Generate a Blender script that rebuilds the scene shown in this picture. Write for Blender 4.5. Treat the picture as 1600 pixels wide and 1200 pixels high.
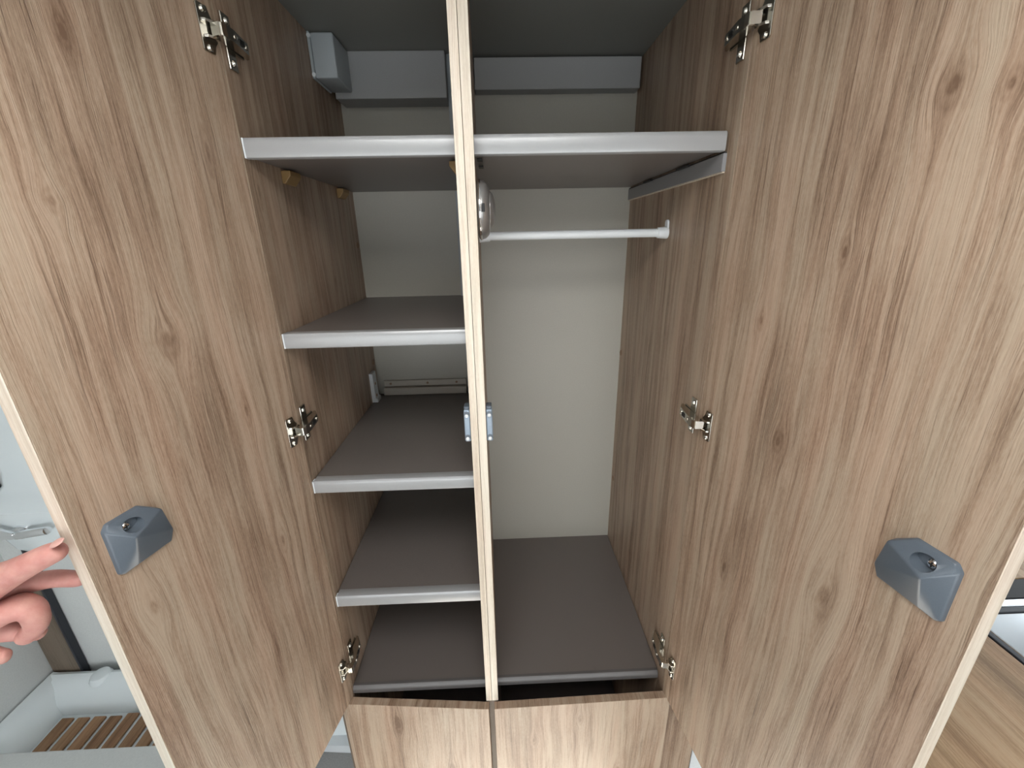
import bpy, bmesh, math, random
from math import sin, cos, pi, radians
from mathutils import Matrix, Vector
sc = bpy.context.scene
for o in list(bpy.data.objects): bpy.data.objects.remove(o)
COL = sc.collection

# ------------------------------------------------------------------ camera, world, exposure
cd = bpy.data.cameras.new('camera'); cam = bpy.data.objects.new('camera', cd); COL.objects.link(cam); sc.camera = cam
cr, cu, cf = Vector((.99923, -.03431, -.01976)), Vector((.03, .327, .9446)), Vector((.02589, .94440, -.32773))
M = Matrix((cr, cu, -cf)).transposed().to_4x4(); M.translation = (.00638, -.68196, 1.54076)
cam.matrix_world = M
cd.sensor_fit = 'HORIZONTAL'; cd.sensor_width = 36; cd.lens = 650.72 / 1600 * 36; cd.clip_start = .01
w = bpy.data.worlds.new('world'); sc.world = w; w.use_nodes = True
w.node_tree.nodes['Background'].inputs[0].default_value = (.80, .90, 1, 1)
w.node_tree.nodes['Background'].inputs[1].default_value = 1.0
sc.view_settings.view_transform = 'Standard'; sc.view_settings.look = 'None'
sc.view_settings.exposure = 0.0; sc.view_settings.gamma = 1; sc.view_settings.use_curve_mapping = False
WINDOW_BACK, WINDOW_RIGHT, SKYLIGHT = 3.3, 2.2, 4.6        # brightness of the daylight seen through the three windows
sl = bpy.data.lights.new('sun', 'SUN'); sl.energy = 50.0; sl.angle = .01; sl.color = (1, .95, .86)
so = bpy.data.objects.new('sun', sl); COL.objects.link(so); so.location = (.1, -1.5, 4)
so.rotation_euler = Vector((.04, .44, -1.95)).to_track_quat('-Z', 'Y').to_euler()     # shines through the roof window onto the floor in front of the wardrobe

# ------------------------------------------------------------------ materials
def mat(name, col, rough=.5, metal=0., spec=.5, emit=0., alpha=None):
    m = bpy.data.materials.new(name); m.use_nodes = True; b = m.node_tree.nodes['Principled BSDF']
    b.inputs['Base Color'].default_value = (*col, 1); b.inputs['Roughness'].default_value = rough
    b.inputs['Metallic'].default_value = metal; b.inputs['Specular IOR Level'].default_value = spec
    if emit:
        b.inputs['Emission Color'].default_value = (*col, 1); b.inputs['Emission Strength'].default_value = emit
    return m
class NT:
    def __init__(s, m): s.t = m.node_tree; s.b = s.t.nodes['Principled BSDF']
    def n(s, typ, *ins, **kw):
        x = s.t.nodes.new(typ)
        for k, v in kw.items(): setattr(x, k, v)
        for i, v in enumerate(ins):
            if v is None: continue
            if isinstance(v, bpy.types.NodeSocket): s.t.links.new(v, x.inputs[i])
            else: x.inputs[i].default_value = v
        return x
    def math(s, op, a, b=None, c=None): return s.n('ShaderNodeMath', a, b, c, operation=op).outputs[0]
    def vec(s, op, a, b=None): return s.n('ShaderNodeVectorMath', a, b, operation=op)
    def xyz(s, x, y, z=0.): return s.n('ShaderNodeCombineXYZ', x, y, z).outputs[0]
    def noise(s, v, scale=1., detail=3., rough=.55):
        x = s.n('ShaderNodeTexNoise', v); x.inputs['Scale'].default_value = scale; x.inputs['Detail'].default_value = detail
        x.inputs['Roughness'].default_value = rough; return x.outputs[0]
    def ramp(s, f, stops):
        x = s.n('ShaderNodeValToRGB', f); e = x.color_ramp.elements
        while len(e) < len(stops): e.new(.5)
        for q, (p, c) in zip(e, stops): q.position = p; q.color = (*c, 1)
        return x.outputs[0]
    def link(s, a, b): s.t.links.new(a, b)
def speckle(m, scale=400., amt=.06, bump=.05):
    n = NT(m); tc = n.n('ShaderNodeTexCoord').outputs['Object']; f = n.noise(tc, scale, 2)
    c = n.b.inputs['Base Color'].default_value[:]
    lo = [max(0, x * (1 - amt)) for x in c[:3]]; hi = [min(1, x * (1 + amt)) for x in c[:3]]
    n.link(n.ramp(f, [(.3, lo), (.7, hi)]), n.b.inputs['Base Color'])
    if bump:
        bp = n.n('ShaderNodeBump'); bp.inputs['Strength'].default_value = bump; bp.inputs['Distance'].default_value = .0006
        n.link(f, bp.inputs['Height']); n.link(bp.outputs[0], n.b.inputs['Normal'])
    return m
def wood(name, knots=(), light=(.455, .35, .26), mid=(.335, .236, .165), dark=(.165, .102, .066), rough=.42, relief=.6, broad=11., grain=1.):
    """oak-look laminate: grain along UV y (metres); every knot (u, v, half width, half length) bends the grain round itself"""
    m = mat(name, mid, rough, 0, .4); n = NT(m)
    uv = n.n('ShaderNodeUVMap').outputs[0]; sp = n.n('ShaderNodeSeparateXYZ', uv); u, v = sp.outputs[0], sp.outputs[1]
    wob = n.noise(n.xyz(n.math('MULTIPLY', u, 4.), n.math('MULTIPLY', v, 1.3)), 1, 2)
    wob2 = n.noise(n.xyz(n.math('MULTIPLY', u, 22.), n.math('MULTIPLY', v, 7.)), 1, 3)
    g = n.math('MULTIPLY_ADD', n.math('SUBTRACT', wob, .5), .045, u)
    g = n.math('MULTIPLY_ADD', n.math('SUBTRACT', wob2, .5), .0085, g)
    core = None
    for ku, kv, a, b in knots:
        d = n.vec('SUBTRACT', uv, (ku, kv, 0)).outputs[0]
        d = n.vec('MULTIPLY', d, (1 / a, 1 / b, 0)).outputs[0]
        r2 = n.vec('DOT_PRODUCT', d, d).outputs['Value']
        e = n.math('EXPONENT', n.math('MULTIPLY', r2, -1.))
        du = n.math('SUBTRACT', u, ku)
        g = n.math('MULTIPLY_ADD', n.math('MULTIPLY', du, e), -.9, g)
        rr = n.math('SQRT', r2)
        rings = n.math('MULTIPLY', n.math('MULTIPLY_ADD', n.math('SINE', n.math('MULTIPLY', rr, 15.)), .35, .65), n.math('EXPONENT', n.math('MULTIPLY', r2, -5.)))
        core = rings if core is None else n.math('ADD', core, rings)
    N = lambda gx, vy, det=3, rg=.55: n.noise(n.xyz(n.math('MULTIPLY', g, gx), n.math('MULTIPLY', v, vy)), 1, det, rg)
    t1 = N(broad, .55, 2); t2 = N(48., 1.5, 4, .62); t3 = N(330., 8., 2); t4 = N(210., 6.5, 3, .65); t6 = N(95., 2.4, 3, .6)
    t5 = n.noise(n.xyz(n.math('MULTIPLY', u, 10.), n.math('MULTIPLY', v, 6.)), 1, 3)
    f = n.math('MULTIPLY', n.math('SUBTRACT', t1, .5), 1.0)
    f = n.math('MULTIPLY_ADD', n.math('SUBTRACT', t2, .5), 1.3 * grain, f)
    f = n.math('MULTIPLY_ADD', n.math('SUBTRACT', t6, .5), .8 * grain, f)
    f = n.math('MULTIPLY_ADD', n.math('SUBTRACT', t3, .5), .42 * grain, f)
    f = n.math('MULTIPLY_ADD', n.math('SUBTRACT', t5, .5), .35, f)
    t7 = n.noise(n.xyz(n.math('MULTIPLY', u, 800.), n.math('MULTIPLY', v, 110.)), 1, 3, .7); t8 = N(560., 14., 2, .6)
    f = n.math('MULTIPLY_ADD', n.math('SUBTRACT', t7, .5), .60 * grain, f)
    f = n.math('MULTIPLY_ADD', n.math('SUBTRACT', t8, .5), .60 * grain, f)
    f = n.math('ADD', f, .5)
    if core is not None: f = n.math('MULTIPLY_ADD', core, -.34, f)
    col = n.ramp(f, [(.08, dark), (.26, [x * .55 + y * .45 for x, y in zip(mid, dark)]), (.42, mid), (.58, [x * .6 + y * .4 for x, y in zip(light, mid)]), (.85, light)])
    gate = n.n('ShaderNodeMapRange', t2, .38, .56, 1., .25).outputs[0]
    pore = n.math('MULTIPLY', n.n('ShaderNodeMapRange', t4, .54, .68, 0., 1.).outputs[0], gate)
    dk = n.math('MULTIPLY', pore, .68 * grain)
    mx = n.n('ShaderNodeMix', data_type='RGBA'); n.link(dk, mx.inputs[0]); n.link(col, mx.inputs[6]); mx.inputs[7].default_value = (*dark, 1)
    hue = n.n('ShaderNodeMix', data_type='RGBA', blend_type='MULTIPLY'); hue.inputs[0].default_value = 1.
    t9 = n.noise(n.xyz(n.math('MULTIPLY', g, 24.), n.math('MULTIPLY', v, 2.6)), 1, 3)
    n.link(mx.outputs[2], hue.inputs[6]); n.link(n.ramp(t9, [(.32, (1.03, .98, .97)), (.5, (1., 1., 1.)), (.68, (.98, 1.02, 1.03))]), hue.inputs[7])
    n.link(hue.outputs[2], n.b.inputs['Base Color'])
    h = n.math('MULTIPLY_ADD', pore, -1.1, n.math('MULTIPLY', t8, 1.2))
    bp = n.n('ShaderNodeBump'); bp.inputs['Strength'].default_value = relief; bp.inputs['Distance'].default_value = .0006
    n.link(h, bp.inputs['Height']); n.link(bp.outputs[0], n.b.inputs['Normal'])
    return m

W_LEFT = wood('oak_left_door', [(.187, 1.432, .030, .046), (.258, 1.585, .013, .022), (.30, 1.12, .020, .050), (.09, 1.05, .014, .05), (.20, 1.74, .012, .03), (.10, 1.30, .012, .05), (.06, 1.66, .014, .06)])
W_RIGHT = wood('oak_right_door', [(.276, 1.659, .022, .036), (.318, 1.647, .013, .022), (.105, 1.425, .014, .03), (.175, 1.268, .016, .03), (.29, 1.11, .03, .07), (.12, 1.00, .016, .05), (.21, 1.52, .012, .03)])
W_PANEL = wood('oak_panel', [(.33, 1.46, .014, .05), (.21, 1.08, .012, .04), (.07, 1.62, .014, .05), (2.12, .46, .02, .05), (2.24, .30, .016, .05), (3.09, .41, .012, .03), (3.30, .28, .02, .05), (3.2, .47, .012, .03)])
W_TOP = wood('worktop_wood', [], (.52, .36, .22), (.40, .255, .14), (.24, .14, .07), .4, .1, 16.)
W_TEAK = wood('teak', [], (.42, .25, .14), (.31, .17, .09), (.19, .10, .052), .5, .3, 30.)
W_DARK = wood('dark_wood', [], (.20, .155, .115), (.145, .11, .08), (.085, .06, .042), .5, .2, 20.)
W_EDGE = wood('cream_edge_band', [], (.80, .71, .60), (.70, .60, .485), (.54, .44, .34), .4, .12, 160., .9)
BACK = speckle(mat('pale_back_laminate', (.445, .428, .375), .45), 300, .03, .03)
TAUPE = speckle(mat('taupe_shelf', (.150, .131, .121), .38, 0, .55), 700, .08, .08)
LIP = speckle(mat('grey_shelf_lip', (.37, .375, .38), .33, .2, .5), 900, .03, .02)
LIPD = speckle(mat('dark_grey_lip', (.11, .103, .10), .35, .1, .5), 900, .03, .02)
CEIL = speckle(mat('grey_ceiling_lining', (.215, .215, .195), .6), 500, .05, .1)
RAIL = speckle(mat('grey_rail', (.36, .365, .365), .5), 500, .04, .05)
STRIP = mat('grey_strip', (.27, .27, .275), .4)
NICKEL = mat('nickel', (.56, .53, .47), .2, 1)
NICKEL_B = mat('bright_nickel', (.80, .78, .72), .16, 1)
PLAST = speckle(mat('blue_grey_plastic', (.10, .122, .148), .30), 1500, .06, .06)
LATCHG = mat('pale_blue_grey_plastic', (.30, .37, .45), .35)
BLACK = mat('black_plastic', (.008, .008, .008), .5)
WHITE = mat('white_plastic', (.75, .78, .80), .35)
BOXG = speckle(mat('grey_box_plastic', (.42, .46, .48), .5), 800, .03, .03)
SILVER = mat('silver_plastic', (.36, .35, .34), .28, .7)
LENS = mat('light_lens', (.80, .80, .78), .2)
ORANGE = mat('tan_plastic', (.26, .155, .055), .5)
CAPM = mat('brown_cap', (.30, .19, .12), .5)
BEIGE = mat('beige_profile', (.50, .46, .40), .45)
SHELL = speckle(mat('white_wall_lining', (.74, .77, .78), .5), 250, .03, .03)
GRP = mat('white_gelcoat', (.82, .88, .90), .22)
GREYW = speckle(mat('grey_shower_wall', (.66, .68, .67), .5), 250, .04, .04)
GREYF = speckle(mat('grey_floor_vinyl', (.33, .325, .315), .5), 300, .12, .1)
CHROME = mat('chrome', (.85, .86, .88), .08, 1)
STEEL = mat('brushed_steel', (.80, .82, .85), .18, 1)
SEAL = mat('black_seal', (.02, .022, .03), .4)
GLASSB = mat('black_glass', (.006, .006, .007), .12, 0, .1)
SKY = mat('daylight_pane', (.95, .98, 1.), .5, emit=WINDOW_BACK)
SKY_R = mat('daylight_pane_right', (.90, .96, 1.), .5, emit=WINDOW_RIGHT)
SKY_T = mat('daylight_pane_roof', (1., .985, .96), .5, emit=SKYLIGHT / .15)
def see_through(m, t):
    nt = m.node_tree; out = nt.nodes['Material Output']; b = nt.nodes['Principled BSDF']
    tr = nt.nodes.new('ShaderNodeBsdfTransparent'); mx = nt.nodes.new('ShaderNodeMixShader'); mx.inputs[0].default_value = t
    nt.links.new(b.outputs[0], mx.inputs[1]); nt.links.new(tr.outputs[0], mx.inputs[2]); nt.links.new(mx.outputs[0], out.inputs[0])
see_through(SKY_T, .85)
SKIN = mat('skin', (.58, .29, .25), .6); SKIN.node_tree.nodes['Principled BSDF'].inputs['Subsurface Weight'].default_value = .15
SKIN.node_tree.nodes['Principled BSDF'].inputs['Subsurface Radius'].default_value = (.01, .004, .002)
_n = NT(SKIN); _f = _n.noise(_n.n('ShaderNodeTexCoord').outputs['Object'], 60, 4)
_n.link(_n.ramp(_f, [(.3, (.52, .225, .195)), (.7, (.63, .335, .285))]), _n.b.inputs['Base Color'])
_bp = _n.n('ShaderNodeBump'); _bp.inputs['Strength'].default_value = .25; _bp.inputs['Distance'].default_value = .001
_n.link(_n.noise(_n.n('ShaderNodeTexCoord').outputs['Object'], 420, 3), _bp.inputs['Height']); _n.link(_bp.outputs[0], _n.b.inputs['Normal'])
NAIL = mat('nail', (.64, .36, .31), .4)

# ------------------------------------------------------------------ mesh helpers
def frame(o, ex, ey, ez=(0, 0, 1)):
    m = Matrix((Vector(ex), Vector(ey), Vector(ez))).transposed().to_4x4(); m.translation = o; return m
class MB:
    """collects shapes in a local frame, box-maps UV in metres, then links ONE mesh object"""
    def __init__(s): s.bm = bmesh.new()
    def box(s, lo, hi, bev=0., seg=2):
        r = bmesh.ops.create_cube(s.bm, size=1.)['verts']
        for v in r: v.co = Vector([lo[i] + (v.co[i] + .5) * (hi[i] - lo[i]) for i in range(3)])
        if bev: bmesh.ops.bevel(s.bm, geom=list({e for v in r for e in v.link_edges}), offset=bev, segments=seg, profile=.5, affect='EDGES')
        return s
    def prism(s, pts, lo, hi, axis=0, bev=0., seg=2):
        """polygon pts in the two other axes (in order), extruded along axis from lo to hi"""
        def P(p, t):
            q = list(p); q.insert(axis, t); return s.bm.verts.new(q)
        a = [P(p, lo) for p in pts]; b = [P(p, hi) for p in pts]; n = len(pts)
        s.bm.faces.new(a); s.bm.faces.new(b[::-1])
        for i in range(n): s.bm.faces.new((a[i], b[i], b[(i + 1) % n], a[(i + 1) % n]))
        if bev: bmesh.ops.bevel(s.bm, geom=list({e for v in a + b for e in v.link_edges}), offset=bev, segments=seg, profile=.5, affect='EDGES')
        return s
    def tube(s, p0, p1, r0, r1=None, seg=20, bev=0.):
        r1 = r0 if r1 is None else r1; p0, p1 = Vector(p0), Vector(p1); d = p1 - p0
        m = Matrix.Translation((p0 + p1) / 2) @ d.to_track_quat('Z', 'Y').to_matrix().to_4x4()
        v = bmesh.ops.create_cone(s.bm, cap_ends=True, segments=seg, radius1=r0, radius2=r1, depth=d.length, matrix=m)['verts']
        if bev:
            es = [e for e in {e for q in v for e in q.link_edges} if any(len(f.verts) > 4 for f in e.link_faces)]
            bmesh.ops.bevel(s.bm, geom=es, offset=bev, segments=2, profile=.5, affect='EDGES')
        return s
    def lathe(s, prof, c, axis, seg=32):
        """profile of (radius, height) turned about axis through c"""
        q = Vector(axis).to_track_quat('Z', 'Y'); rows = []
        for r, h in prof:
            rows.append([s.bm.verts.new(Vector(c) + q @ Vector((r * cos(2 * pi * k / seg), r * sin(2 * pi * k / seg), h))) for k in range(seg)])
        for a, b in zip(rows, rows[1:]):
            for k in range(seg): s.bm.faces.new((a[k], a[(k + 1) % seg], b[(k + 1) % seg], b[k]))
        s.bm.faces.new(rows[0][::-1]); s.bm.faces.new(rows[-1]); return s
    def poly(s, verts, faces):
        v = [s.bm.verts.new(p) for p in verts]
        for f in faces: s.bm.faces.new([v[i] for i in f])
        return s
    def build(s, name, m, parent=None, M=None, uvo=(0, 0), smooth=False):
        bm = s.bm; bmesh.ops.recalc_face_normals(bm, faces=bm.faces[:]); L = bm.loops.layers.uv.new('UVMap')
        for f in bm.faces:
            a = [abs(x) for x in f.normal]; k = a.index(max(a))
            for l in f.loops:
                c = l.vert.co; l[L].uv = ((c.y, c.z) if k == 0 else (c.x, c.z) if k == 1 else (c.x, c.y)); l[L].uv += Vector(uvo)
            f.smooth = smooth
        if M is not None:
            bm.transform(M); bmesh.ops.recalc_face_normals(bm, faces=bm.faces[:])
        org = ORG[parent.name] if parent else None
        if org is None:
            lo = [min(v.co[i] for v in bm.verts) for i in range(3)]; hi = [max(v.co[i] for v in bm.verts) for i in range(3)]
            org = Vector(((lo[0] + hi[0]) / 2, (lo[1] + hi[1]) / 2, lo[2]))
        bmesh.ops.translate(bm, verts=bm.verts[:], vec=-org)
        me = bpy.data.meshes.new(name); bm.to_mesh(me); bm.free(); me.materials.append(m)
        if smooth:
            try: me.set_sharp_from_angle(angle=radians(38))
            except Exception: pass
        o = bpy.data.objects.new(name, me); COL.objects.link(o); ORG[o.name] = Vector(org)
        if parent: o.parent = parent
        else: o.location = org
        return o
ORG = {}
def thing(name, label, cat, loc=(0, 0, 0), group=None):
    o = bpy.data.objects.new(name, None); COL.objects.link(o); o.location = loc; o.empty_display_size = .05; ORG[o.name] = Vector(loc)
    return tag(o, label, cat, group)
def tag(o, label, cat, group=None):
    o['label'] = label; o['category'] = cat
    if group: o['group'] = group
    return o
def struct(o, label, cat='wall'):
    o['kind'] = 'structure'; o['label'] = label; o['category'] = cat; return o

# ------------------------------------------------------------------ dimensions (metres), z = 0 is the van floor
xL, xR, yL, yB, B = -.3655, .3655, .0218, .520, .55
d1, ds, d2, yD = -.0501, -.0370, -.0226, -.0059
aL, aR = 1.787, 1.438
dL = Vector((-sin(aL - pi / 2), -cos(aL - pi / 2), 0)); nL = Vector((-dL.y, dL.x, 0))
dR = Vector((sin(pi / 2 - aR), -cos(pi / 2 - aR), 0)); nR = Vector((dR.y, -dR.x, 0))          # both n point to the door's inner face
ML = frame((xL, yL, 0), dL, nL); MR = frame((xR, 0, 0), dR, nR)
TOP, ZD, TD = 1.95, B - .0226, .0167

# ------------------------------------------------------------------ room shell
struct(MB().box((-1.9, -2.3, -.03), (1.8, 1.2, 0)).build('floor', GREYF), 'grey vinyl floor seen at the lower left', 'floor')
cl = MB()
cl.box((-1.9, -2.3, TOP), (1.8, -1.0, TOP + .03)).box((-1.9, -.45, TOP), (1.8, 1.2, TOP + .03)).box((-1.9, -1.0, TOP), (-.40, -.45, TOP + .03)).box((.30, -1.0, TOP), (1.8, -.45, TOP + .03))
struct(cl.build('ceiling', SHELL), 'pale ceiling of the van above the wardrobe', 'ceiling')
sk = struct(MB().box((-.40, -1.0, TOP + .02), (.30, -.45, TOP + .03)).build('window_1', SKY_T), 'roof window behind the camera', 'window')
for lo, hi in (((-.40, -1.0, TOP - .012), (-.37, -.45, TOP)), ((.27, -1.0, TOP - .012), (.30, -.45, TOP)), ((-.37, -1.0, TOP - .012), (.27, -.97, TOP)), ((-.37, -.48, TOP - .012), (.27, -.45, TOP))):
    MB().box(lo, hi, .003).build('window_frame', SHELL, sk)
wb = MB()
for lo, hi in (((-1.9, -2.33, 0), (1.8, -2.3, .15)), ((-1.9, -2.33, 1.30), (1.8, -2.3, TOP)), ((-1.9, -2.33, .15), (-1.3, -2.3, 1.30)), ((1.3, -2.33, .15), (1.8, -2.3, 1.30))): wb.box(lo, hi)
struct(wb.build('wall_back', SHELL), 'white van wall behind the camera')
w2 = struct(MB().box((-1.3, -2.33, .15), (1.3, -2.325, 1.30)).build('window_2', SKY), 'unseen window behind the camera, enlarged to light the scene', 'window')  # out of view; lowered and widened to brighten the lower doors and shower
for lo, hi in (((-1.3, -2.324, .15), (-1.26, -2.29, 1.30)), ((1.26, -2.324, .15), (1.3, -2.29, 1.30)), ((-1.26, -2.324, .15), (1.26, -2.29, .19)), ((-1.26, -2.324, 1.26), (1.26, -2.29, 1.30))):
    MB().box(lo, hi, .004).build('window_frame', SHELL, w2)
wr = MB()
for lo, hi in (((1.8, -2.3, 0), (1.83, 1.2, 1.0)), ((1.8, -2.3, 1.7), (1.83, 1.2, TOP)), ((1.8, -2.3, 1.0), (1.83, -.7, 1.7)), ((1.8, .75, 1.0), (1.83, 1.2, 1.7))): wr.box(lo, hi)
struct(wr.build('wall_right', SHELL), 'white van wall beyond the worktop on the right')
w3 = struct(MB().box((1.825, -.7, 1.0), (1.83, .75, 1.7)).build('window_3', SKY_R), 'window in the wall above the worktop', 'window')
for lo, hi in (((1.79, -.7, 1.0), (1.824, -.66, 1.7)), ((1.79, .71, 1.0), (1.824, .75, 1.7)), ((1.79, -.66, 1.0), (1.824, .71, 1.04)), ((1.79, -.66, 1.66), (1.824, .71, 1.7))):
    MB().box(lo, hi, .004).build('window_frame', SHELL, w3)
struct(MB().box((-1.62, -2.3, 0), (-1.59, .44, TOP)).build('wall_left', GREYW), 'pale grey shower wall at far left')
struct(MB().box((-1.62, .44, 0), (-.40, .47, TOP)).build('wall_front', GREYW), 'pale grey rear shower wall beside the wardrobe')
struct(MB().box((.40, .55, 0), (1.8, .58, TOP)).build('wall_front_right', SHELL), 'white wall behind the worktop right of wardrobe')
struct(MB().box((-1.587, .418, .10), (-1.494, .438, .56), .002).build('trim_1', W_DARK), 'brown wooden post low in the shower corner', 'trim')
struct(MB().box((-1.492, .416, .10), (-1.483, .438, 1.25), .002).build('trim_2', SEAL), 'narrow black seal beside the shower corner post', 'trim')

# ------------------------------------------------------------------ the wardrobe
wd = thing('wardrobe', 'tall oak-look two-door wardrobe standing open with grey-edged shelves inside', 'wardrobe', (0, .25, 0))
def part(mb, name, m, parent=wd, **k): return mb.build(name, m, parent, **k)
side_l = part(MB().box((xL - .015, yL + .004, .03), (xL, yB + .01, TOP)), 'side_panel', W_PANEL, uvo=(.02, 0))
side_r = part(MB().box((xR, .003, .03), (xR + .015, yB + .01, TOP)), 'side_panel', W_PANEL, uvo=(.6, .1))
back = part(MB().box((xL, yB, .05), (xR, yB + .008, TOP)), 'back_panel', BACK)
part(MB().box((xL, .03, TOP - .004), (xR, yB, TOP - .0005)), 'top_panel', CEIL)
# divider: two boards with a seam, each with a cream front edge
for a, b, off in ((d1, ds - .0004, .9), (ds + .0004, d2, 1.3)):
    p = part(MB().prism([(a, yD + .0012), (b, yD + .0012), (b - .0155, yB), (a - .0155, yB)], B - .022, TOP - .005, 2), 'divider_panel', W_PANEL, uvo=(off, .2))
    MB().box((a, yD, B - .022), (b, yD + .0011, TOP - .005), .0003, 1).build('edge_band', W_EDGE, p, uvo=(off, 0))
    p['label'] = 'oak-look upright board of the centre divider with cream front edge'
# caps hiding the screws
def cap(parent, c, ax):
    c = Vector(c); ax = Vector(ax)
    MB().lathe([(.0085, 0), (.0085, .001), (.006, .0022), (.002, .0026)], c, ax, 20).build('cover_cap', CAPM, parent, smooth=True)
for y, z in ((.5085, 1.2157), (.5005, .7917)): cap(side_r, (xR, y, z), (-1, 0, 0))
for y, z in ((.505, 1.5342), (.503, 1.2103)): cap(side_l, (xL, y, z), (1, 0, 0))

# shelves: taupe board with a rolled grey lip along the front
def shelf(x0, x1, y, zt, zb, deep=True, lip=LIP, lab=None, caps=True):
    s = part(MB().box((x0 + .001, y + .0185, zb + .003), (x1 - .001, yB - .0005, zt), .001), 'shelf', TAUPE)
    if lab: s['label'] = lab
    prof = [(y + .0225, zt - .0002), (y + .019, zt + .0016), (y + .006, zt + .0020), (y + .0022, zt + .001), (y + .0004, zt - .002), (y, zt - .006), (y, zb + .004), (y + .001, zb + .0012), (y + .003, zb), (y + .0185, zb + .001), (y + .0185, zt - .0002)]
    MB().prism(prof, x0 + (.004 if caps else .001), x1 - .0015, 0).build('front_lip', lip, s, smooth=True)
    if caps: MB().box((x0 + .0008, y + .0005, zb + .0005), (x0 + .0036, y + .0125, zt + .0012), .0008).build('lip_end_cap', WHITE, s)
    return s
shelf(xL, d1, .0256, 1.6887, 1.6622, lab='taupe top shelf of the left compartment with a light grey lip')
s1r = shelf(d2 - .0155, xR - .004, .0256, 1.6887, 1.6622, lab='taupe hat shelf over the hanging rail', caps=False)
shelf(xL, d1, .0270, 1.395, 1.370)
shelf(xL, d1, .0280, 1.1053, 1.0795)
shelf(xL, d1, .0280, .8195, .792)
def floor_board(x0, x1, y, lab):
    s = part(MB().box((x0 + .001, y + .012, B - .020), (x1 - .001, yB - .0005, B)), 'floor_board', TAUPE); s['label'] = lab
    prof = [(y + .014, B - .001), (y + .012, B + .0018), (y + .006, B + .0012), (y + .001, B - .005), (y, B - .010), (y + .001, B - .018), (y + .014, B - .019)]
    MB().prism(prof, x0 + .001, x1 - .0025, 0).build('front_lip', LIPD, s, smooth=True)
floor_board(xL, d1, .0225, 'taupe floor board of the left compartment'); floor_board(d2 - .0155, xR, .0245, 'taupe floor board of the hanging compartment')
# grey support strip under the hat shelf with black clips
st = part(MB().box((xR - .0065, .028, 1.6345), (xR - .0002, .519, 1.6600), .0008), 'shelf_support', STRIP)
st['label'] = 'grey strip on the right wall under the hat shelf'
MB().box((xR - .0042, .030, 1.6325), (xR - .0002, .519, 1.6344)).build('support_edge', W_EDGE, st)
MB().box((xR - .0050, .029, 1.6601), (xR - .0012, .519, 1.6620)).build('gap_seal', BLACK, st)
for y in (.145, .335): MB().box((xR - .013, y, 1.6585), (xR - .0068, y + .05, 1.6621), .0008).build('shelf_clip', BLACK, st)
for x, y in ((-.0215, .050), (-.0215, .118)): MB().box((x, y, 1.6595), (x + .0085, y + .019, 1.6621), .0006).build('shelf_clip', BLACK, st)
# tan corner blocks under the top left shelf
def corner_block(x, y, s):
    MB().prism([(0, 0), (0, -.021), (s * .005, -.021), (s * .016, -.008), (s * .016, 0)], y, y + .042, 1, .0012).build('corner_block', ORANGE, wd, Matrix.Translation((x, 0, 1.6618)))
corner_block(xL + .0003, .135, 1); corner_block(xL + .0003, .40, 1); corner_block(d1 - .0003, .068, -1)
# batten in the rear corner of the left compartment; white hinge-like brackets at the back
part(MB().box((-.088, .500, B + .001), (d1 - .0155, .5195, 1.0785), .001), 'batten', BOXG); part(MB().box((-.094, .498, 1.1056), (d1 - .0155, .5195, 1.3695), .001), 'batten', BOXG); part(MB().box((-.0975, .496, 1.3955), (d1 - .0155, .5195, 1.6615), .001), 'batten', BOXG)
for z in (1.093, .812):
    p = part(MB().prism([(0, 0), (.017, 0), (.017, .012), (.010, .012), (.010, .086), (0, .086)], .445, .478, 1, .0012), 'corner_bracket', WHITE, M=Matrix.Translation((xL + .0004, 0, z + .0127)))
    for k in (.03, .065): MB().tube((xL + .0105, .4615, z + k), (xL + .0117, .4615, z + k), .004, seg=14).build('screw', CAPM, p)
br = part(MB().box((xL + .02, .500, 1.1057), (-.098, .5195, 1.128), .002), 'back_rail', BEIGE); br['label'] = 'beige rail screwed along the back above the third shelf'
MB().box((xL + .02, .512, 1.130), (-.098, .5195, 1.148), .0015).build('flange', BEIGE, br)
for x in (-.325, -.215, -.128): MB().lathe([(.0035, 0), (.0035, .001), (.002, .002)], (x, .5118, 1.139), (0, -1, 0), 14).build('screw', CAPM, br)
# boxed grey rails under the ceiling, one in each compartment
p = part(MB().box((xL + .012, .450, 1.8535), (-.0985, .5195, 1.9455), .002), 'ceiling_rail', RAIL); p['label'] = 'grey boxed rail under the ceiling of the left compartment'
part(MB().box((-.0980, .470, 1.6900), (d1 - .0155, .5195, 1.9455), .001), 'batten', BOXG)
p = part(MB().box((-.0355, .480, 1.877), (xR - .006, .5195, 1.9415), .002), 'ceiling_rail', RAIL); p['label'] = 'grey boxed rail under the ceiling of the hanging compartment'

# ---- doors
def cab_door(M, width, wm, lab):
    d = part(MB().box((.0, -TD, ZD), (width - .0011, 0, TOP + .0), .0008, 1), 'cabinet_door', wm, M=M); d['label'] = lab
    MB().box((width - .001, -TD, ZD), (width, 0, TOP), .0003, 1).build('edge_band', W_EDGE, d, M, uvo=(.3, 0))
    return d
WL, WR = .3432, .4223
door_l = cab_door(ML, WL, W_LEFT, 'left oak-look door swung open with its knotty inner face showing')
door_r = cab_door(MR, WR, W_RIGHT, 'right oak-look door swung open, the wider one')

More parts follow.
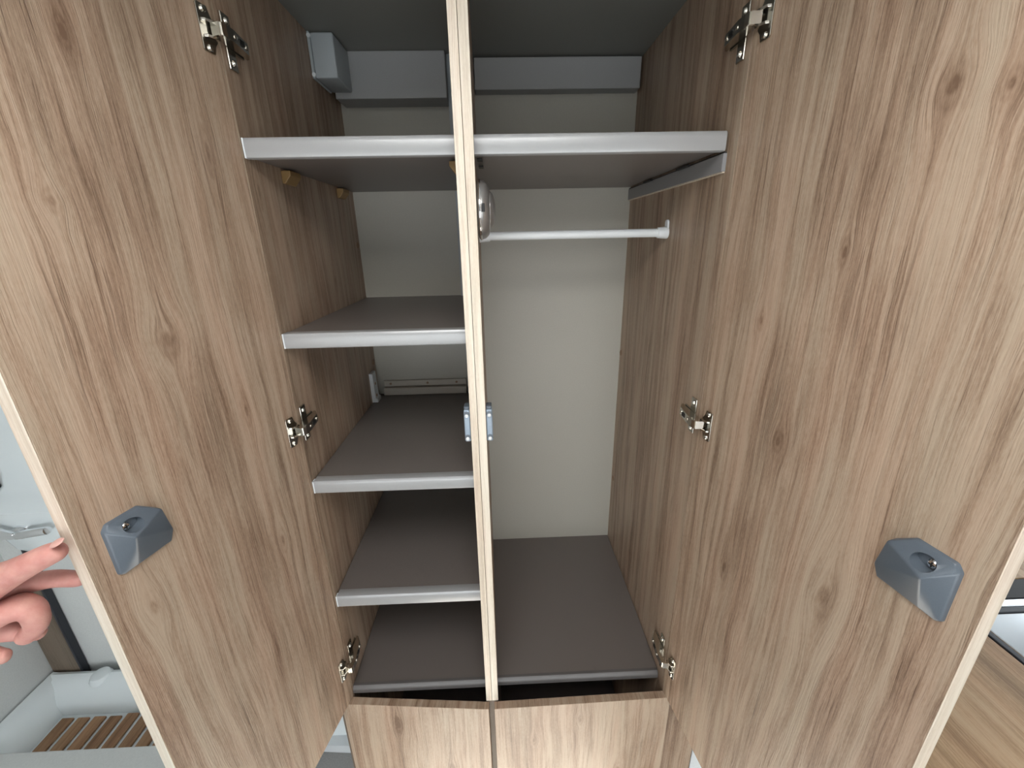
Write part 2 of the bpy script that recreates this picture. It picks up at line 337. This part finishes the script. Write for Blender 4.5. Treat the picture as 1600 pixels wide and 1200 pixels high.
# ---- door locks: a half-hipped plastic block with a screw sunk in the sloping face
def lock(M, parent, u0, v0, w=.0665, h=.068):
    """u from hinge side (0) to free side (w), y = height off the door, z up"""
    mb = MB(); e = .0045
    ring = [(.004, 0), (.046, 0), (.0625, 0), (.0665, .004), (.0665, .061), (.061, .068), (.026, .068), (.008, .053), (0, .016)]
    top = [(x + (.0332 - x) * .03, z + (.034 - z) * .03) for x, z in ring]; k = len(ring)
    V = [(x, 0, z) for x, z in ring] + [(x, (.004, .004, .0045, .0045, .0045, .0045, .0035, .0115, .0075)[i], z) for i, (x, z) in enumerate(top)] + [(.0515, .0235, .0455)]
    F = [tuple(range(k))] + [(i, (i + 1) % k, k + (i + 1) % k, k + i) for i in range(k)]
    F += [(k + 8, k, k + 1, 2 * k), (k + 1, k + 2, k + 3, k + 4, 2 * k), (k + 4, k + 5, k + 6, k + 7, 2 * k), (k + 7, k + 8, 2 * k)]
    mb.poly(V, F)
    bmesh.ops.bevel(mb.bm, geom=[x for x in mb.bm.edges if max(v.co.y for v in x.verts) > .001], offset=.0017, segments=3, profile=.5, affect='EDGES')
    loc = M @ Matrix.Translation((u0, 0, v0)); I = Matrix.Translation(ORG[parent.name])
    o = mb.build('door_lock', PLAST, parent, I, smooth=True)
    # sunken oval screw hole in the sloping face
    c = Vector((.0475, .013, .0565)); cut = MB(); cut.tube((0, .0045, 0), (0, .04, 0), .0068, seg=32)
    for q in cut.bm.verts: q.co = Vector((c.x - .0042 + q.co.x * 1.55, q.co.y, c.z - .001 + q.co.z))
    k = cut.build('cutter', PLAST, parent, I)
    bo = o.modifiers.new('hole', 'BOOLEAN'); bo.object = k; bo.operation = 'DIFFERENCE'; bo.solver = 'EXACT'
    bpy.context.view_layer.update(); dg = bpy.context.evaluated_depsgraph_get()
    me = bpy.data.meshes.new_from_object(o.evaluated_get(dg)); o.modifiers.clear(); o.data = me
    bpy.data.objects.remove(k)
    me.transform(I.inverted() @ loc)
    if loc.determinant() < 0: me.flip_normals()
    MB().lathe([(.0048, 0), (.0048, .002), (.0035, .0034), (.0012, .0036)], (c.x, .0051, c.z - .0008), (0, 1, 0), 18).build('screw', CHROME, o, loc, smooth=True)
    MB().box((c.x - .0026, .0085, c.z - .0013), (c.x + .0026, .0092, c.z - .0003)).box((c.x - .0005, .0085, c.z - .0034), (c.x + .0005, .0092, c.z + .0018)).build('screw_slot', BLACK, o, loc)
    return o
def unnest(o, cat):       # a lock moves with its door: sub-part, its screw joins as siblings
    for c in list(o.children): c.parent = o.parent
lk = lock(ML, door_l, .2545, 1.187); unnest(lk, 0)
lk = lock(MR, door_r, .3345, 1.187); unnest(lk, 0)

# ---- hinges: arm + wing plate on the side panel, flanged cup on the door
def hinge(zc, MD, MS, du=0):
    """MS: frame on the side panel (x into the cabinet, y off the panel, z up)"""
    S = MS @ Matrix.Translation((0, 0, zc)); D = MD @ Matrix.Translation((du, 0, zc))
    arm = MB()
    arm.prism([(-.020, .0120), (.000, .0036), (.063, .0036), (.061, .0080), (.046, .0165), (.004, .0210), (-.020, .0195)], -.0078, .0078, 2, .0008)
    o = arm.build('hinge', NICKEL, wd, S)
    MB().box((.013, .0002, -.034), (.033, .0034, .034), .0012).box((.014, .0002, -.010), (.056, .0032, .010), .0008).build('wing_plate', NICKEL, o, S)
    for z in (-.025, .025): MB().lathe([(.0050, 0), (.0044, .0015), (.003, .0032), (.001, .0034)], (.0232, .0032, z), (0, 1, 0), 16).build('screw', NICKEL_B, o, S, smooth=True)
    for q in ((.040, .0176, 0), (.006, .0206, 0)): MB().lathe([(.0032, 0), (.0032, .001), (.0012, .0016)], q, (0, 1, 0), 14).build('adjusting_screw', NICKEL_B, o, S, smooth=True)
    MB().box((.018, .0185, -.0032), (.030, .0202, .0032)).build('arm_slot', BLACK, o, S)
    # door side: flange, raised housing, bright link
    fl = MB(); fl.prism([(.009, -.027), (.0245, -.027), (.0265, -.025), (.0265, .025), (.0245, .027), (.009, .027), (.007, .017), (.001, .011), (.001, -.011), (.007, -.017)], .0002, .0026, 1, .0006)
    fl.build('cup_flange', NICKEL, o, D)
    hs = MB(); hs.prism([(.004, .002), (.022, .002), (.020, .0065), (.010, .010), (.004, .010)], -.0105, -.0070, 2, .0006); hs.prism([(.004, .002), (.022, .002), (.020, .0065), (.010, .010), (.004, .010)], .0070, .0105, 2, .0006)
    hs.build('cup_housing', NICKEL, o, D)
    for z in (-.0215, .0215): MB().lathe([(.0042, 0), (.0042, .0012), (.003, .0026), (.001, .0028)], (.0165, .0025, z), (0, 1, 0), 16).build('flange_screw', NICKEL_B, o, D, smooth=True)
    # link: bridges door and arm (built on the side panel frame, across the joint)
    a = D @ Vector((.010, .006, 0)); b = S @ Vector((-.020, .0170, 0)); b2 = S @ Vector((-.013, .0192, 0))
    lk = MB(); up = Vector((0, 0, 1))
    inv = (S.translation)
    for p, q in ((a, b), (b, b2)):
        d = (q - p).normalized(); n = d.cross(up).normalized(); t = .0022
        vs = [p + n * t - up * .0072, p - n * t - up * .0072, q - n * t - up * .0072, q + n * t - up * .0072]
        vs += [v + up * .0144 for v in vs]
        lk.poly(vs, [(0, 1, 2, 3), (4, 5, 6, 7), (0, 1, 5, 4), (1, 2, 6, 5), (2, 3, 7, 6), (3, 0, 4, 7)])
    lk.build('link', NICKEL_B, o)
    return o
MSL = frame((xL, .022, 0), (0, 1, 0), (1, 0, 0)); MSR = frame((xR, .002, 0), (0, 1, 0), (-1, 0, 0))
def copy_part(o, dz):
    c = o.copy(); COL.objects.link(c); c.location = o.location + Vector((0, 0, dz))
    for k in o.children:
        q = k.copy(); COL.objects.link(q); q.parent = c
    return c
for MD, MS, off, du in ((ML, MSL, .0, .003), (MR, MSR, -.0015, .009)):
    h0 = hinge(1.225 + off, MD, MS, du)
    for dz in (.586, -.590): copy_part(h0, dz)

# ---- latch plates on both faces of the divider
for x0, s, lab in ((d1, -1, 'blue-grey latch keeper on the left face of the divider'), (d2, 1, 'blue-grey latch keeper on the right face of the divider')):
    Mx = frame((x0, .0, 1.2275), (s, 0, 0), (0, 1, 0))
    o = part(MB().box((.0003, -.002, -.031), (.0115, .020, .031), .003, 3), 'latch_keeper', LATCHG, M=Mx, smooth=True); o['label'] = lab
    MB().box((.0006, -.0015, .0312), (.0108, .018, .0375), .002).build('keeper_cap', PLAST, o, Mx)
    for z in (.021, -.024):
        MB().lathe([(.0052, 0), (.0052, .0012), (.003, .0014)], (.0062, -.0019, z + .002), (0, -1, 0), 16).build('screw_cup', PLAST, o, Mx)
        MB().lathe([(.0034, 0), (.0034, .0018), (.0022, .0032), (.0006, .0036)], (.0062, -.0032, z), (0, -1, 0), 16).build('screw', WHITE, o, Mx, smooth=True)

# ---- hanging rail
yr, zr = .2388, 1.5480
hr = part(MB().tube((d2 + .005, yr, zr), (xR - .012, yr, zr), .0085, seg=28), 'hanging_rail', WHITE, smooth=True); hr['label'] = 'white round hanging rail across the right compartment'
for x, s in ((d2 - .0072, 1), (xR, -1)):
    MB().tube((x + s * .0003, yr, zr), (x + s * .022, yr, zr), .0125, .0105, seg=28, bev=.0012).build('rail_socket', WHITE, hr, smooth=True)
    MB().prism([(-.009, 0), (.009, 0), (.0075, .022), (.004, .0255), (-.004, .0255), (-.0075, .022)], 0, .004, 0, .0008).build('socket_tab', WHITE, hr, Matrix.Translation((x + (.0003 if s > 0 else -.0043), yr, zr)))

# ---- lower doors, standing proud and meeting at a slight angle in the middle
def low_door(p, q, lab, uvo):
    p, q = Vector((*p, 0)), Vector((*q, 0)); d = (q - p).normalized(); n = Vector((d.y, -d.x, 0)); W = (q - p).length
    o = part(MB().box((0, 0, .06), (W, .0175, B - .0238), .0009, 2), 'lower_door', W_PANEL, M=frame(p, d, n), uvo=uvo); o['label'] = lab
    return o
low_door((xL - .0125, yL - .001), (ds - .006, yD - .0005), 'closed oak-look lower door below the left compartment', (2, 0))
low_door((ds + .0055, yD - .0005), (xR + .013, -.0005), 'closed oak-look lower door below the hanging compartment', (3, 0))
part(MB().box((d1 + .004, yD + .002, .05), (d2 - .004, .45, B - .0225)), 'lower_divider', W_DARK)
part(MB().box((xL - .0300, yL - .004, .03), (xL - .0155, yL + .03, ZD - .004), .001), 'filler_strip', W_PANEL, uvo=(.3, .1)); part(MB().box((xL - .0375, yL + .002, .03), (xL - .0305, yL + .03, ZD - .004), .001), 'filler_edge', W_DARK)
part(MB().box((xR + .0155, .006, .03), (xR + .103, .03, ZD - .004), .001), 'filler_strip', W_PANEL, uvo=(.2, 0))
part(MB().box((xL, .06, .04), (xR, yB - .01, .06)), 'plinth_board', TAUPE)

# ------------------------------------------------------------------ things fixed to or beside the wardrobe
pk = thing('puck_light', 'round silver puck light on the right face of the wardrobe divider', 'light', (d2, .05, 1.584))
P0 = (d2 + .0004, .048, 1.5865)
MB().lathe([(.0425, 0), (.0445, .002), (.0445, .006), (.0430, .011), (.0385, .016), (.0320, .0185), (.0290, .0190), (.0290, .0150)], P0, (1, 0, 0), 48).build('housing', SILVER, pk, smooth=True)
MB().lathe([(.0280, .0152), (.0280, .0195), (.0245, .0235), (.016, .0265), (.006, .0275)], P0, (1, 0, 0), 40).build('lens', SILVER, pk, smooth=True)
MB().box((d2 + .0070, .0030, 1.5815), (d2 + .0122, .0062, 1.5935), .0006).build('switch', BLACK, pk)
MB().lathe([(.0452, .0022), (.0458, .003), (.0458, .0045), (.0452, .0055)], P0, (1, 0, 0), 48).build('chrome_ring', CHROME, pk, smooth=True)

jb = thing('junction_box', 'grey plastic box high in the rear left corner of the wardrobe', 'box', (xL + .02, .40, 1.864))
MB().box((xL + .0065, .356, 1.8650), (xL + .052, .449, 1.9440), .003, 3).build('cover', BOXG, jb, smooth=True)
MB().box((xL + .0004, .354, 1.8640), (xL + .0062, .449, 1.9455), .002).build('base', BOXG, jb)
for z in (1.871, 1.938): MB().tube((xL + .0045, .3535, z), (xL + .0045, .362, z), .0040, seg=14).build('screw_boss', WHITE, jb)

# ---- worktop and sink at the right
wt = thing('worktop', 'wood-look kitchen worktop beside the open right door', 'worktop', (.8, -.2, .86))
MB().box((.47, -.66, .868), (.806, .545, .90), .002).box((.806, -.075, .868), (1.79, .545, .90), .002).box((.806, -.66, .868), (1.79, -.48, .90), .002).build('top', W_TOP, wt)
MB().box((.476, .015, .04), (1.78, .54, .8675)).build('base_cabinet', SHELL, wt)  # white front also stands in for bright sunlit floor beside the filler strip
sk = thing('sink', 'bright steel sink surface edged with a black seal in the worktop', 'sink', (1.1, -.28, .87))
MB().box((.8185, -.467, .880), (1.40, -.150, .9015), .004, 3).build('drainer', STEEL, sk, smooth=True)
MB().box((.807, -.479, .876), (.818, -.076, .9012), .002).box((.818, -.479, .876), (1.41, -.468, .9012), .002).box((.8181, -.149, .876), (1.41, -.138, .9012), .002).box((1.4005, -.4679, .876), (1.41, -.1491, .9012), .002).build('seal', SEAL, sk)
MB().box((.8185, -.1375, .880), (1.41, -.122, .9014), .002).build('rear_rim', STEEL, sk)
MB().box((.8185, -.1215, .880), (1.41, -.077, .9010), .002).build('glass_strip', GLASSB, sk)

# ------------------------------------------------------------------ shower at the left
tr = thing('shower_tray', 'white moulded shower tray with a rounded rim on the far left', 'shower tray', (-1.2, .2, 0))
MB().box((-1.585, -.6, .02), (-.72, .415, .075)).build('base', GRP, tr)
# raised rim along the left wall and the rear wall, rounded inward
def rim(prof, a, b, inward, name):
    mb = MB(); a, b, inward = Vector(a), Vector(b), Vector(inward)
    va = [mb.bm.verts.new(a + inward * p + Vector((0, 0, z))) for p, z in prof]; vb = [mb.bm.verts.new(b + inward * p + Vector((0, 0, z))) for p, z in prof]
    n = len(prof); mb.bm.faces.new(va); mb.bm.faces.new(vb[::-1])
    for i in range(n): mb.bm.faces.new((va[i], vb[i], vb[(i + 1) % n], va[(i + 1) % n]))
    return mb.build(name, GRP, tr, smooth=True)
rim([(0, .076), (0, .150), (.010, .156), (.030, .152), (.055, .138), (.085, .112), (.100, .096), (.105, .076)], (-1.586, .41, 0), (-1.586, -.6, 0), (1, 0, 0), 'side_rim')
rim([(0, .076), (0, .150), (.012, .156), (.035, .150), (.060, .132), (.085, .112), (.093, .098), (.096, .076)], (-1.575, .412, 0), (-.72, .412, 0), (0, -1, 0), 'rear_rim')
MB().lathe([(.034, .10), (.032, .146), (.026, .160), (.012, .164)], (-1.40, .392, 0), (0, 0, 1), 24).build('drain_boss', GRP, tr, smooth=True)
MB().box((-1.585, -.05, .0766), (-.72, .168, .150), .004).build('threshold', GREYW, tr)
tk = thing('teak_grate', 'brown teak slatted grate lying in the shower tray', 'grate', (-1.25, .2, .076))
random.seed(4)
for k in range(9):
    x = -1.468 + k * .0515
    MB().box((x, .172, .0765), (x + .0385, .304 + random.uniform(-.002, .002) + (.007 if k > 3 else 0), .0850), .003, 2).build('slat', W_TEAK, tk, uvo=(k * .13, 0))
sc_ = thing('shower_column', 'white moulded shower column with chrome mixer tap on rear shower wall', 'shower column', (-1.36, .40, .68))
cm = MB()
rings = []
for z, x0, x1, yf in ((1.80, -1.40, -1.20, .375), (1.08, -1.400, -1.20, .375), (.955, -1.395, -1.20, .372), (.920, -1.400, -1.20, .366), (.895, -1.418, -1.20, .352), (.874, -1.447, -1.195, .330), (.860, -1.455, -1.195, .322), (.850, -1.452, -1.195, .325), (.72, -1.425, -1.2, .350), (.695, -1.40, -1.21, .365)):
    rings.append([(x0, .4385, z), (x0, yf + .02, z), (x0 + .006, yf + .006, z), (x0 + .02, yf, z), (x1 - .02, yf, z), (x1, yf + .02, z), (x1, .4385, z)])
vs = [p for r in rings for p in r]; fs = []
for i in range(len(rings) - 1):
    for j in range(6): fs.append((i * 7 + j, i * 7 + j + 1, i * 7 + j + 8, i * 7 + j + 7))
    fs.append((i * 7 + 6, i * 7, i * 7 + 7, i * 7 + 13))
fs += [tuple(range(7)), tuple(range(len(vs) - 7, len(vs)))]
cm.poly(vs, fs).build('column', GRP, sc_, smooth=True)
MB().lathe([(.020, 0), (.022, .004), (.022, .018), (.017, .028), (.012, .032)], (-1.345, .349, .795), (0, -1, 0), 28).build('tap_body', CHROME, sc_, smooth=True)
MB().tube((-1.345, .318, .795), (-1.25, .310, .812), .013, .011, seg=18, bev=.002).build('spout', CHROME, sc_, smooth=True)
MB().prism([(-1.436, .806), (-1.400, .826), (-1.345, .806), (-1.345, .788), (-1.39, .787)], .306, .318, 1, .003).build('lever', CHROME, sc_)

pn = thing('shower_screen', 'narrow white curved screen panel low between shower and wardrobe', 'screen', (-.5, .23, 0))
MB().box((-.70, .240, .012), (-.406, .250, .50), .002).build('panel', GRP, pn)
MB().box((-.462, .2345, .036), (-.454, .2398, .50), .001).build('joint_strip', STRIP, pn)
cr_ = MB(); N = 14
pts = [(-.70 + .294 * k / N, .226 - .022 * sin(pi * (k / N) * .5)) for k in range(N + 1)]
vv = [(x, y, z) for x, y in pts for z in (.001, .034)] + [(x, .2395, z) for x, y in pts for z in (.001, .034)]
m2 = 2 * (N + 1); ff = []
for k in range(N):
    a = 2 * k; ff += [(a, a + 1, a + 3, a + 2), (m2 + a, m2 + a + 1, m2 + a + 3, m2 + a + 2), (a + 1, a + 3, m2 + a + 3, m2 + a + 1), (a, a + 2, m2 + a + 2, m2 + a)]
ff += [(0, 1, m2 + 1, m2), (2 * N, 2 * N + 1, m2 + 2 * N + 1, m2 + 2 * N)]
cr_.poly(vv, ff).build('curved_sill', WHITE, pn, smooth=True)

# ------------------------------------------------------------------ the hand holding the left door
CAMP = Vector((.00638, -.68196, 1.54076))
def px(x, y, z): return CAMP + (cf + cr * ((x - 800) / 650.72) - cu * ((y - 600) / 650.72)) * z        # a point by its sight line and its distance
def hand():
    me = bpy.data.meshes.new('person'); vs, es, rad = [], [], []
    def chain(start, pts):
        prev = start
        for x, y, z, r in pts:
            vs.append(px(x, y, z)); rad.append(r)
            if prev is not None: es.append((prev, len(vs) - 1))
            prev = len(vs) - 1
        return prev
    palm = chain(None, [(-95, 950, .425, .030)])
    chain(palm, [(-190, 985, .41, .029), (-330, 1040, .38, .030), (-560, 1130, .34, .034)])           # wrist and forearm, out of frame
    k_th = chain(palm, [(-32, 920, .420, .0215)])
    chain(k_th, [(18, 896, .417, .0148), (60, 874, .415, .0126), (84, 863, .416, .0118), (101, 857, .417, .0086)])   # thumb, its tip on the door's edge
    k_in = chain(palm, [(-24, 938, .440, .0165)])
    chain(k_in, [(36, 914, .452, .0112), (84, 903, .455, .0100), (138, 905, .462, .0085)])               # forefinger, behind the edge
    k_mid = chain(palm, [(-30, 970, .432, .0190)])
    chain(k_mid, [(22, 946, .434, .0170), (52, 950, .440, .0138), (60, 976, .450, .0112), (34, 1000, .456, .0100)])
    k_ri = chain(palm, [(-36, 990, .438, .0175)])
    chain(k_ri, [(15, 984, .452, .0120), (50, 986, .458, .0100), (74, 991, .466, .0080)])
    k_li = chain(palm, [(-60, 1014, .436, .0140)])
    chain(k_li, [(-22, 1022, .446, .0105), (2, 1027, .450, .0090), (17, 1024, .452, .0072)])
    me.from_pydata(vs, es, []); o = bpy.data.objects.new('person', me); COL.objects.link(o); me.materials.append(SKIN)
    sm = o.modifiers.new('skin', 'SKIN'); me_s = me.skin_vertices[0].data if me.skin_vertices else None
    if me_s is None:
        bm = bmesh.new(); bm.from_mesh(me); bm.verts.layers.skin.verify(); bm.to_mesh(me); bm.free(); me_s = me.skin_vertices[0].data
    for i, r in enumerate(rad): me_s[i].radius = (r, r); me_s[i].use_root = (i == 0)
    sm.use_smooth_shade = True
    sb = o.modifiers.new('sub', 'SUBSURF'); sb.levels = 2; sb.render_levels = 2
    bpy.context.view_layer.update(); dg = bpy.context.evaluated_depsgraph_get()
    m2 = bpy.data.meshes.new_from_object(o.evaluated_get(dg)); o.modifiers.clear(); o.data = m2
    if not m2.materials: m2.materials.append(SKIN)
    for p in m2.polygons: p.use_smooth = True
    ORG['person'] = Vector((0, 0, 0))
    tag(o, 'bare hand of a person gripping the outer edge of the left door', 'person')
    # thumb nail
    c = px(89, 848, .4085); t = (px(98, 857, .416) - px(58, 873, .415)).normalized(); n = (CAMP - c).normalized(); n = (n + cu * .9).normalized(); n = (n - t * n.dot(t)).normalized(); b = t.cross(n)
    mb = MB(); r = bmesh.ops.create_uvsphere(mb.bm, u_segments=16, v_segments=10, radius=1)['verts']
    for v in r: q = v.co.copy(); v.co = c + t * q.x * .0068 + b * q.y * .0052 + n * q.z * .0016
    mb.build('thumbnail', NAIL, o, smooth=True)
    return o
hand()
